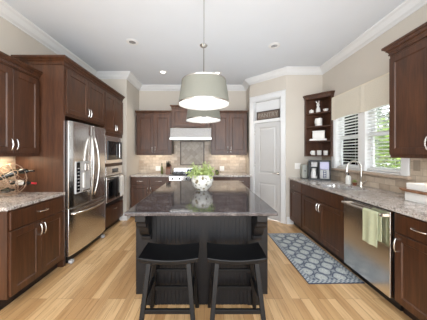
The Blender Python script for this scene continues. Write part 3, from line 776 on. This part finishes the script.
t = thing('small_succulent', 'small green and brown plant beside the faucet', 'plant', (2.17, 2.93, .914))
obj('pot', lathe(NB(), [(0, 0), (.022, 0), (.03, .04), (.026, .04), (.024, .03), (0, .03)], 16), M_copper, t, smooth='auto')
def rosette(n, r, h, sz):
    f = NB()
    for i in range(n):
        a = random.uniform(0, 2*PI); e = random.uniform(.1, 1.4); dv = Vector((math.cos(a)*math.cos(e), math.sin(a)*math.cos(e), math.sin(e)))
        p = Vector((0, 0, h))+dv*r*random.uniform(.3, 1); sd = dv.cross(Vector((0, 0, 1))).normalized()*sz*.5; 
        f.faces.new([f.verts.new(q) for q in (p, p+dv*sz*.5+sd, p+dv*sz*1.1, p+dv*sz*.5-sd)])
    return f
obj('foliage', rosette(50, .03, .04, .02), M_leaf, t)
# right wall cabinet
t, w = RB('wall_cabinet', 'dark brown upper wall cabinet right of the sink window', 2.13, 1.0)
t.location.x = 1.955
obj('carcass', B(0, w, 0, .325, 1.36, 2.42), M_cab, t); obj('light_rail', B(0, w, .002, .02, 1.335, 1.36), M_cab, t)
front(t, 'door', .008, .42, 1.37, 2.385, ('v', .385, 1.47)); front(t, 'door', .42, w-.008, 1.37, 2.385, ('v', .455, 1.47))
crown(t, [(0, .30), (0, 0), (w, 0)], 2.42, 2.52, .05, 1)
light('AREA', 'under_cabinet_light', (2.1, 1.5, 1.33), 1.2, (1, .85, .65), (0, 0, 0), (.1, .8))
light('AREA', 'under_cabinet_light', (-2.2, 2.1, 1.345), 2.2, (1, .80, .56), (0, 0, 0), (.08, .5))

# corner shelf
t = thing('corner_shelf', 'tall brown open corner shelf left of the window', 'shelf', (0, 0, 0))
cx_, cy_ = RW-.002, RP-.002; A0 = 1.925; Bn = 3.585
poly = [(cx_, cy_), (A0, cy_), (A0, cy_-.045), (cx_-.045, Bn), (cx_, Bn)]
b = NB(); bx(b, A0, cx_, cy_-.012, cy_, 1.33, 2.44); obj('back_panel', b, M_cab, t)
obj('back_panel', B(cx_-.012, cx_, Bn, cy_-.012, 1.33, 2.44), M_cab, t)
for z in (1.33, 1.605, 1.88, 2.135, 2.42):
    obj('shelf_board', prism(NB(), [(x*.999+.001*cx_, y) for x, y in poly], 'z', z, z+.022), M_cab, t, .002)
st = NB(); bx(st, A0-.004, A0+.022, cy_-.05, cy_, 1.33, 2.44); obj('stile', st, M_cab, t, .002)
obj('stile', B(cx_-.05, cx_, Bn-.012, Bn+.012, 1.33, 2.44), M_cab, t, .002)
crown(t, [(A0-.004, cy_), (A0-.004, cy_-.05), (cx_-.05, Bn-.012), (cx_, Bn-.012)], 2.43, 2.50, .03, 1)
obj('top_cap', prism(NB(), poly, 'z', 2.46, 2.49), M_cab, t)
def mug(loc, label, s=1, handle=True, mat=None, grp=None, cat='mug', name='mug'):
    t = thing(name, label, cat, loc, random.uniform(3.2, 4.6), grp)
    obj('cup', lathe(NB(), [(0, 0), (.034*s, 0), (.04*s, .01*s), (.041*s, .095*s), (.037*s, .095*s), (.035*s, .012*s), (0, .01*s)], 22), mat or M_white, t, smooth='auto')
    if handle: obj('handle', tube(NB(), [(.039*s+.026*s*math.sin(a), 0, .05*s+.03*s*math.cos(a)) for a in [PI*k/8 for k in range(9)]], .006*s, 8), mat or M_white, t, smooth=True)
    return t
sh = lambda x, y: None
mug((2.045, 3.835, 1.3525), 'white mug on the lowest corner shelf, leftmost of three', .9, grp='white mugs on the lowest corner shelf')
mug((2.135, 3.79, 1.3525), 'white mug on the lowest corner shelf, middle of three', .95, grp='white mugs on the lowest corner shelf')
mug((2.205, 3.70, 1.3525), 'white mug on the lowest corner shelf, nearest the window', .9, grp='white mugs on the lowest corner shelf')
tag(obj('serving_tray', B(-.15, .13, -.06, .06, 0, .035), M_white, None, .006), 'flat white tray on the second corner shelf from the bottom', 'tray').location = (2.12, 3.78, 1.6275)
bpy.data.objects['serving_tray'].rotation_euler = (0, 0, -.6)
t = thing('square_canister', 'square white canister on the white tray of the corner shelf', 'canister', (2.12, 3.78, 1.663), -.6)
obj('box', B(-.10, .10, -.045, .045, 0, .13), M_white, t, .01); obj('lid', B(-.103, .103, -.048, .048, .13, .15), M_white, t, .006)
mug((2.12, 3.78, 1.9025), 'tall white pitcher alone on the third corner shelf', 1.5, cat='pitcher', name='pitcher')
t = thing('figurine', 'white animal figurine standing on the top corner shelf', 'figurine', (2.12, 3.80, 2.1575))
b = NB(); lathe(b, [(0, 0), (.035, 0), (.04, .03), (.034, .08), (.02, .11), (.02, .12), (.028, .14), (.026, .165), (.012, .18), (0, .182)], 18)
tube(b, [(.01, 0, .17), (.018, 0, .215), (.014, 0, .235)], [.008, .01, .004], 8); tube(b, [(-.01, 0, .17), (-.03, 0, .205), (-.045, 0, .215)], [.008, .01, .004], 8)
tube(b, [(0, -.015, .155), (0, -.04, .15)], [.018, .01], 8)
obj('body', b, M_white, t, smooth='auto')
t = thing('trinket_box', 'low white lidded dish on the left of the top corner shelf', 'dish', (2.02, 3.85, 2.1575))
obj('dish', lathe(NB(), [(0, 0), (.035, 0), (.042, .03), (.042, .045), (0, .045)], 20), M_white, t, smooth='auto'); obj('lid', lathe(NB(), [(.043, .045), (.03, .06), (.008, .065), (.008, .075), (0, .076)], 20), M_white, t, smooth='auto')
t = thing('ceramic_bowl', 'small white bowl on the right of the top corner shelf', 'bowl', (2.205, 3.70, 2.1575))
obj('bowl', lathe(NB(), [(0, 0), (.022, 0), (.042, .035), (.045, .05), (.041, .05), (.036, .035), (0, .008)], 22), M_white, t, smooth='auto')
# coffee maker
t = thing('coffee_maker', 'black dual coffee maker with white carafe on the far counter', 'coffee maker', (2.02, 3.60, .914), -.42)
b = NB(); bx(b, -.17, .17, -.12, .12, 0, .03); bx(b, -.17, .17, -.12, .12, .325, .35); bx(b, -.17, -.155, -.12, .12, .03, .325); bx(b, .155, .17, -.12, .12, .03, .325); bx(b, -.012, .004, -.12, .12, .03, .325); bx(b, -.155, .155, .105, .12, .03, .325)
obj('housing', b, M_bplas, t, .004)
obj('brew_head', B(-.13, -.03, -.115, .06, .235, .32), M_gray, t, .008)
obj('carafe', lathe(NB(), [(0, .031), (.052, .031), (.058, .06), (.045, .15), (.034, .19), (.038, .205), (0, .21)], 22, -.08, -.04), M_white, t, smooth='auto')
obj('carafe_handle', tube(NB(), [(-.05, -.085, .18), (-.045, -.115, .16), (-.045, -.115, .09), (-.05, -.09, .07)], .007, 8), M_bplas, t, smooth=True)
obj('water_tank', B(.01, .15, -.10, .10, .19, .322), M_lav, t, .006)
obj('control_panel', B(.01, .15, -.115, .10, .032, .186), M_gray, t, .005)
b = NB(); bx(b, .055, .105, -.121, -.114, .045, .175); obj('keypad', b, M_blue, t, .002)
b = NB()
for k in range(4): bx(b, .064, .096, -.124, -.120, .055+k*.03, .072+k*.03)
obj('buttons', b, M_gray, t)
t = thing('toaster', 'pale gray toaster left of the coffee maker', 'toaster', (1.855, 3.815, .914), -.25)
obj('shell', B(-.05, .05, -.10, .10, .01, .26), M_toast, t, .02, seg=4); obj('slot', B(-.02, .02, -.085, .085, .258, .2605), M_bplas, t); obj('base', B(-.045, .045, -.095, .095, 0, .012), M_bplas, t); obj('lever', B(-.012, .012, -.115, -.098, .14, .155), M_bplas, t, .002)

# dishes and board, right counter
t = thing('baking_dish', 'white rectangular dish under the wooden board on the right counter', 'dish', (2.09, 1.83, .914), 0)
def dish(w, L, h, th=.012):
    b = NB(); 
    bx(b, -w/2, w/2, -L/2, L/2, 0, th); bx(b, -w/2, -w/2+th, -L/2, L/2, th, h); bx(b, w/2-th, w/2, -L/2, L/2, th, h); bx(b, -w/2+th, w/2-th, -L/2, -L/2+th, th, h); bx(b, -w/2+th, w/2-th, L/2-th, L/2, th, h); return b
obj('dish', dish(.20, .36, .088), M_white, t, .006)
t = thing('serving_board', 'long wooden serving board laid across the white dish', 'board', (2.085, 1.78, 1.0035), 0)
b = NB(); prism(b, [(-.36, 0), (.23, 0), (.255, .012), (.27, .030), (.25, .030), (.22, .022), (-.36, .022)], 'x', -.12, .12); obj('board', b, M_board, t, .004)
t = thing('baking_dish', 'white rectangular dish resting on top of the wooden board', 'dish', (2.09, 1.79, 1.027), 0)
obj('dish', dish(.19, .42, .062), M_white, t, .006)
t = thing('wicker_basket', 'brown wicker basket with arched handle behind the white dishes', 'basket', (2.20, 1.18, .914))
lathe_b = lathe(NB(), [(0, 0), (.04, 0), (.052, .02), (.06, .12), (.055, .12), (.048, .02), (0, .01)], 20); obj('bowl', lathe_b, M_copper, t, smooth='auto')
obj('handle', tube(NB(), [(0, .057*math.cos(a), .12+.17*math.sin(a)) for a in [PI*k/12 for k in range(13)]], .007, 8), M_copper, t, smooth=True)
t = thing('wicker_basket', 'tall brown tray standing against the backsplash right of the window', 'tray', (2.235, 1.72, .914))
t.name = 'wooden_tray'
b = NB(); pts = [(-.13, 0), (.13, 0), (.13, .27), (.10, .32), (-.10, .32), (-.13, .27)]
prism(b, pts, 'x', .0, .012); ob = obj('panel', b, M_board, t, .003)
obj('rim', tube(NB(), [(-.004, y, z+.004) for y, z in [(-.13, .01), (-.135, .15), (-.13, .27), (-.10, .318), (0, .33), (.10, .318), (.13, .27), (.135, .15), (.13, .01)]], .009, 8), M_copper, t, smooth=True)

# wall plates
def plate(name, label, loc, rz, w=.075, mat=None, sw=False):
    t = thing(name, label, 'light switch' if sw else 'outlet', loc, rz)
    obj('plate', B(-w/2, w/2, -.006, 0, -.058, .058), mat or M_wplas, t, .002)
    b = NB()
    if sw:
        for q in (-.023, .023): bx(b, q-.008, q+.008, -.011, -.005, -.02, .02)
        obj('toggle', b, M_white, t, .001)
    else:
        for q in (-.022, .022): bx(b, -.017, .017, -.0085, -.005, q-.014, q+.014)
        obj('socket', b, mat or M_white, t, .002)
plate('light_switch', 'double white light switch on the wall left of the coffee maker', (1.79, RP-.001, 1.14), 0, .115, sw=True)
plate('wall_outlet', 'white outlet in the backsplash left of the knife block', (-1.19, BW-.0115, 1.02), 0, .12)
plate('wall_outlet', 'white outlet in the backsplash right of the range', (.38, BW-.0115, 1.02), 0, .11)
plate('wall_outlet', 'tan outlet in the tile right of the sink window', (RW-.0115, 2.155, 1.25), -PI/2, .07, mat=M_bplate)

# back counter objects
t = thing('knife_block', 'dark wooden knife block with black knives left of the range', 'knife block', (-.87, 4.60, .914))
b = NB(); prism(b, [(-.08, 0), (.08, 0), (.11, .18), (.0, .225), (-.07, .12)], 'x', -.05, .05); obj('block', b, M_block, t, .004)
for k in range(6):
    b = NB(); xx = -.034+(k % 3)*.034; z0 = .175 if k < 3 else .21; yy = -.04+(.035 if k >= 3 else 0)
    tube(b, [(xx, yy+.01, z0-.02), (xx, yy-.02, z0+.05), (xx, yy-.035, z0+.09)], [.009, .011, .009], 8); obj('knife', b, M_bplas, t, smooth='auto')
def bottle(t, s=1, mat=None, n=18):
    return obj('glass', lathe(NB(), [(0, 0), (.034*s, 0), (.037*s, .01*s), (.037*s, .18*s), (.03*s, .21*s), (.014*s, .235*s), (.013*s, .30*s), (0, .30*s)], n), mat or M_bottle, t, smooth='auto')
t = thing('oil_bottle', 'small olive oil bottle left of the knife block', 'bottle', (-1.04, 4.66, .914)); bottle(t, .75, M_oil)
obj('cap', tube(NB(), [(0, 0, .222), (0, 0, .245)], .012, 10), M_bplas, t)
t = thing('storage_jar', 'small round jar right of the range', 'jar', (.24, 4.5, .914))
obj('jar', lathe(NB(), [(0, 0), (.035, 0), (.045, .03), (.04, .07), (.03, .085), (0, .085)], 20), M_oil, t, smooth='auto'); obj('lid', lathe(NB(), [(0, .086), (.03, .086), (.03, .10), (0, .105)], 20), M_bplas, t, smooth='auto')

# ------------------------------------------------------------------ wine rack
t = thing('wire_wine_rack', 'round bronze wire wine rack on the left counter', 'wine rack', (-2.145, 2.2, .914))
R0 = .165; b = NB()
for k in range(10):
    ax = Vector([random.gauss(0, 1) for _ in range(3)]).normalized(); e = ax.orthogonal().normalized(); g = ax.cross(e); off = random.uniform(-.6, .6)*R0; rr_ = math.sqrt(R0**2-off**2)
    ring_ = [Vector((0, 0, R0+.004))+ax*off+(e*math.cos(a)+g*math.sin(a))*rr_ for a in [2*PI*q/28 for q in range(28)]]
    tube(b, [Vector((v_.x*.8, v_.y*.8, v_.z*1.06)) for v_ in ring_], .0028, 6, True)
obj('wire_frame', b, M_wire, t, smooth=True)
b = NB()
for k in range(4):
    for j in range(2):
        cx = -.10+k*.05; cz = .08+j*.11+(k % 2)*.05
        tube(b, [(cx+.045*math.cos(a), (-1)**k*.03+.02*math.sin(a), cz+.045*math.sin(a)) for a in [2*PI*q/16 for q in range(16)]], .0028, 6, True)
obj('cradle_ring', b, M_wire, t, smooth=True)
wb = [((-.08, -.07, .20), 1.2, .5, 'dark wine bottle highest in the wire rack'), ((-.05, .02, .15), 1.75, .9, 'dark wine bottle with pale label across the middle of the wire rack'), ((-.10, -.04, .07), 1.5, -.3, 'dark wine bottle lowest in the wire rack'), ((-.09, .09, .26), 1.55, .1, 'dark wine bottle toward the back of the wire rack near its top')]
for (p, ti, yw, lb) in wb:
    q = thing('wine_bottle', lb, 'wine bottle', (-2.145+p[0], 2.2+p[1], .914+p[2]), 0, 'bottles in the wire wine rack'); q.rotation_euler = (0, ti, yw)
    bottle(q, .8); 'pale' in lb and obj('label', tube(NB(), [(0, 0, .05), (0, 0, .12)], .0302, 18), M_label, q); obj('foil_capsule', tube(NB(), [(0, 0, .19), (0, 0, .242)], .0122, 12), M_redcap if 'pale' in lb else M_bplas, q)

# ------------------------------------------------------------------ island
IX0, IX1, IY0, IY1 = -.65, .567, 1.578, 3.48
tag(obj('island_countertop', B(IX0, IX1, IY0, IY1, .884, .914), M_dgranite, None, .006, seg=3), 'dark polished granite slab on top of the island', 'countertop')
t = thing('kitchen_island', 'black beadboard kitchen island base with curved corbels', 'island', (0, 1.83, 0))
bx0, bx1, D = -.642, .556, 1.62
obj('carcass', B(bx0, bx1, .02, D, .10, .883), M_black, t)
obj('plinth', B(bx0+.08, bx1-.08, .012, D-.01, 0, .10), M_black, t)
b = NB(); n = 24; xa, xb = bx0+.19, bx1-.185; wv = (xb-xa)/n
for k in range(n):
    x = xa+k*wv; bx(b, x, x+wv-.004, -.004, .02, .0, .883); bx(b, x+wv-.004, x+wv, .001, .02, .0, .883)
obj('beadboard', b, M_black, t)
for (a_, c_) in ((bx0, xa), (xb, bx1)):
    b = NB(); bx(b, a_, c_, -.012, .02, .10, .883)
    lo_, hi_ = (a_+.08, c_) if a_ < 0 else (a_, c_-.08)
    bx(b, lo_, hi_, -.012, .02, 0, .10); obj('corner_panel', b, M_black, t, .002)
for xc in (bx0+.105, bx1-.105):
    b = NB(); pr = [(-.012, .872), (-.215, .872), (-.215, .825), (-.20, .815)]
    for k in range(9): a = PI*k/8; pr.append((-.165+.03*math.cos(a+PI*.0)*-1-.0, .80-.04*math.sin(a)))
    for k in range(1, 13): f = k/12; pr.append((-.13+.10*f-.02*math.sin(PI*f), .79-.13*f-.04*math.sin(PI*f)))
    pr += [(-.055, .64), (-.05, .61), (-.012, .60)]
    prism(b, pr, 'x', xc-.042, xc+.042); c = obj('corbel', b, M_black, t, .003)
    obj('corbel_cap', B(xc-.052, xc+.052, -.228, -.012, .8725, .883), M_black, c, .002)
# island cabinet doors facing the right aisle
for k in range(3):
    b = shaker(NB(), 0, .50, .115, .868, fr=.06); o = obj('door', b, M_black, t); o.location = (bx1+.0, .06+k*.52, 0); o.rotation_euler = (0, 0, PI/2)
# stools
def stool(loc, label):
    t = thing('counter_stool', label, 'stool', loc, 0, 'stools at the island')
    b = NB(); nx, ny = 16, 8; W2, D2 = .225, .135; zt = .60
    def top(u, v_): return zt-.012+.022*(u*u)-.004*v_*v_
    T = [[b.verts.new((W2*u, D2*v_, top(u, v_))) for v_ in [-1+2*j/ny for j in range(ny+1)]] for u in [-1+2*i/nx for i in range(nx+1)]]
    U = [[b.verts.new((W2*u*.99, D2*v_*.97, top(u, v_)-.036)) for v_ in [-1+2*j/ny for j in range(ny+1)]] for u in [-1+2*i/nx for i in range(nx+1)]]
    for i in range(nx):
        for j in range(ny):
            b.faces.new((T[i][j], T[i+1][j], T[i+1][j+1], T[i][j+1])); b.faces.new((U[i][j], U[i][j+1], U[i+1][j+1], U[i+1][j]))
        for j in (0, ny): b.faces.new((T[i][j], T[i+1][j], U[i+1][j], U[i][j]))
    for j in range(ny):
        for i in (0, nx): b.faces.new((T[i][j], T[i][j+1], U[i][j+1], U[i][j]))
    obj('seat', b, M_stool, t, .006, smooth='auto')
    def leg_at(sx, sy, z): f = 1-z/.565; return Vector((sx*(.148+.055*f), sy*(.10+.085*f), z))
    for sx in (-1, 1):
        for sy in (-1, 1):
            b = NB(); A_, B_ = leg_at(sx, sy, .565), leg_at(sx, sy, 0)
            vs = [[b.verts.new((P.x+dx, P.y+dy, P.z)) for dx, dy in ((-w_, -w_), (w_, -w_), (w_, w_), (-w_, w_))] for P, w_ in ((A_, .018), (B_, .016))]
            for i in range(4): b.faces.new((vs[0][i], vs[0][(i+1) % 4], vs[1][(i+1) % 4], vs[1][i]))
            b.faces.new(vs[0]); b.faces.new(vs[1][::-1]); obj('leg', b, M_stool, t, .003)
    def rail(p, q, h=.016, w_=.010):
        b = NB(); d_ = (q-p).normalized(); s_ = Vector((-d_.y, d_.x, 0))*w_; u_ = Vector((0, 0, h))
        vs = [[b.verts.new(P+e) for e in (s_+u_, s_-u_, -s_-u_, -s_+u_)] for P in (p, q)]
        for i in range(4): b.faces.new((vs[0][i], vs[0][(i+1) % 4], vs[1][(i+1) % 4], vs[1][i]))
        b.faces.new(vs[0]); b.faces.new(vs[1][::-1]); obj('stretcher', b, M_stool, t, .002)
    rail(leg_at(-1, -1, .225), leg_at(1, -1, .225)); rail(leg_at(-1, 1, .19), leg_at(1, 1, .19)); rail(leg_at(-1, 1, .36), leg_at(1, 1, .36), .012)
    for sx in (-1, 1): rail(leg_at(sx, -1, .29), leg_at(sx, 1, .29))
    return t
stool((-.285, 1.615, 0), 'black saddle-seat stool at the island, left of the pair')
stool((.228, 1.615, 0), 'black saddle-seat stool at the island, right of the pair nearer the rug')
# potted plant on island
t = thing('potted_plant', 'leafy pale green plant in a floral ceramic pot on the island', 'plant', (-.055, 2.56, .9145))
obj('pot', lathe(NB(), [(0, 0), (.07, 0), (.08, .012), (.128, .07), (.142, .12), (.135, .165), (.122, .185), (.132, .20), (.124, .20), (.112, .185), (.12, .16), (0, .16)], 32), M_pot, t, smooth='auto')
obj('soil', lathe(NB(), [(0, .178), (.112, .175), (.112, .163), (0, .163)], 24), M_soil, t)
f = NB(); stx = NB()
for i in range(72):
    a = random.uniform(0, 2*PI); e = random.uniform(.15, 1.5); L = random.uniform(.09, .19)*(1 if e > .5 else .9)
    dv = Vector((math.cos(a)*math.cos(e), math.sin(a)*math.cos(e), math.sin(e)))
    base = Vector((math.cos(a)*.05, math.sin(a)*.05, .175)); tip = base+dv*L*Vector((1, 1, .9)).length/1.7+Vector((-.02, 0, 0))
    mid = (base+tip)/2+Vector((0, 0, .015)); tube(stx, [base, mid, tip], .0018, 5)
    for q in range(10):
        p = base.lerp(tip, .3+.7*q/9)+Vector([random.gauss(0, .014) for _ in range(3)]); ld = Vector([random.gauss(0, 1) for _ in range(3)]).normalized(); sd = ld.orthogonal().normalized(); s_ = random.uniform(.012, .024)
        f.faces.new([f.verts.new(w_) for w_ in (p, p+ld*s_*.7+sd*s_*.6, p+ld*s_*1.6, p+ld*s_*.7-sd*s_*.6)])
obj('stem', stx, M_leaf, t); obj('foliage', f, M_leaf, t)

# rug
rb = NB(); bx(rb, -.303, .303, -.67, .67, 0, .008)
r = tag(obj('runner_rug', rb, M_rug, None, .003), 'blue and gray patterned runner rug beside the sink cabinets', 'rug')
r.location = (1.365, 2.785, .001); r.rotation_euler = (0, 0, .022)

# ------------------------------------------------------------------ lamps
def pendant(x, y, label, pw):
    t = thing('pendant_light', label, 'pendant lamp', (x, y, CE), 0, 'drum pendants over the island')
    obj('canopy', lathe(NB(), [(0, -.001), (.06, -.001), (.06, -.008), (.045, -.025), (.012, -.04), (0, -.04)], 24), M_nickel, t, smooth='auto')
    obj('rod', tube(NB(), [(0, 0, -.035), (0, 0, -1.145)], .0032, 8), M_rod, t)
    z1, z0 = 2.13-CE, 1.89-CE; rt, rb_ = .228, .266
    obj('shade', lathe(NB(), [(rb_, z0), (rt, z1), (rt-.004, z1), (rb_-.004, z0), (rb_, z0)], 48), M_shade, t, smooth='auto')
    obj('shade_rim', lathe(NB(), [(rb_+.002, z0-.003), (rb_+.001, z0+.010), (rb_-.006, z0+.010), (rb_-.006, z0-.003), (rb_+.002, z0-.003)], 48), M_nickel, t, smooth='auto'); obj('shade_rim', lathe(NB(), [(rt+.002, z1-.008), (rt+.002, z1+.003), (rt-.006, z1+.003), (rt-.006, z1-.008), (rt+.002, z1-.008)], 48), M_nickel, t, smooth='auto')
    sp = NB()
    for k in range(3): a = k*2*PI/3; tube(sp, [(0, 0, z1-.01), (math.cos(a)*(rt-.004), math.sin(a)*(rt-.004), z1-.01)], .0025, 6)
    obj('spider', sp, M_nickel, t)
    obj('diffuser', lathe(NB(), [(0, z0+.006), (rb_-.008, z0+.012), (rb_-.008, z0+.017), (0, z0+.012)], 48), M_diff, t, smooth='auto')
    obj('finial', lathe(NB(), [(0, z0-.022), (.008, z0-.018), (.011, z0-.01), (.024, z0-.002), (.024, z0+.005), (0, z0+.005)], 20), M_nickel, t, smooth='auto')
    light('POINT', 'pendant_bulb', (x, y, 2.0), pw, (1, .93, .82), size=(.05, .05))
pendant(-.026, 2.08, 'near large drum pendant lamp over the island front', .12)
pendant(-.045, 3.06, 'far drum pendant lamp partly behind the nearer one', .12)
def can(x, y, label, lit):
    t = thing('recessed_light', label, 'ceiling light', (x, y, CE))
    obj('trim_ring', lathe(NB(), [(.048, -.001), (.088, -.001), (.088, -.006), (.05, -.012), (.048, -.001)], 28), M_trim, t, smooth='auto')
    obj('lens', lathe(NB(), [(0, -.001), (.049, -.001), (.049, -.005), (0, -.003 if lit else -.02)], 24), M_lamp if lit else M_off, t, smooth='auto')
    if lit: light('SPOT', 'recessed_bulb', (x, y, CE-.03), 30, (1, .92, .8), size=(.05, .05), spot=2.2)
can(-.88, 4.05, 'lit recessed ceiling light in front of the range wall left', True)
can(.22, 4.10, 'lit recessed ceiling light right of the near pendant shade', True)
can(-1.10, 2.97, 'unlit recessed ceiling light above the refrigerator aisle', False)
can(1.04, 3.07, 'unlit recessed ceiling light above the sink aisle', False)
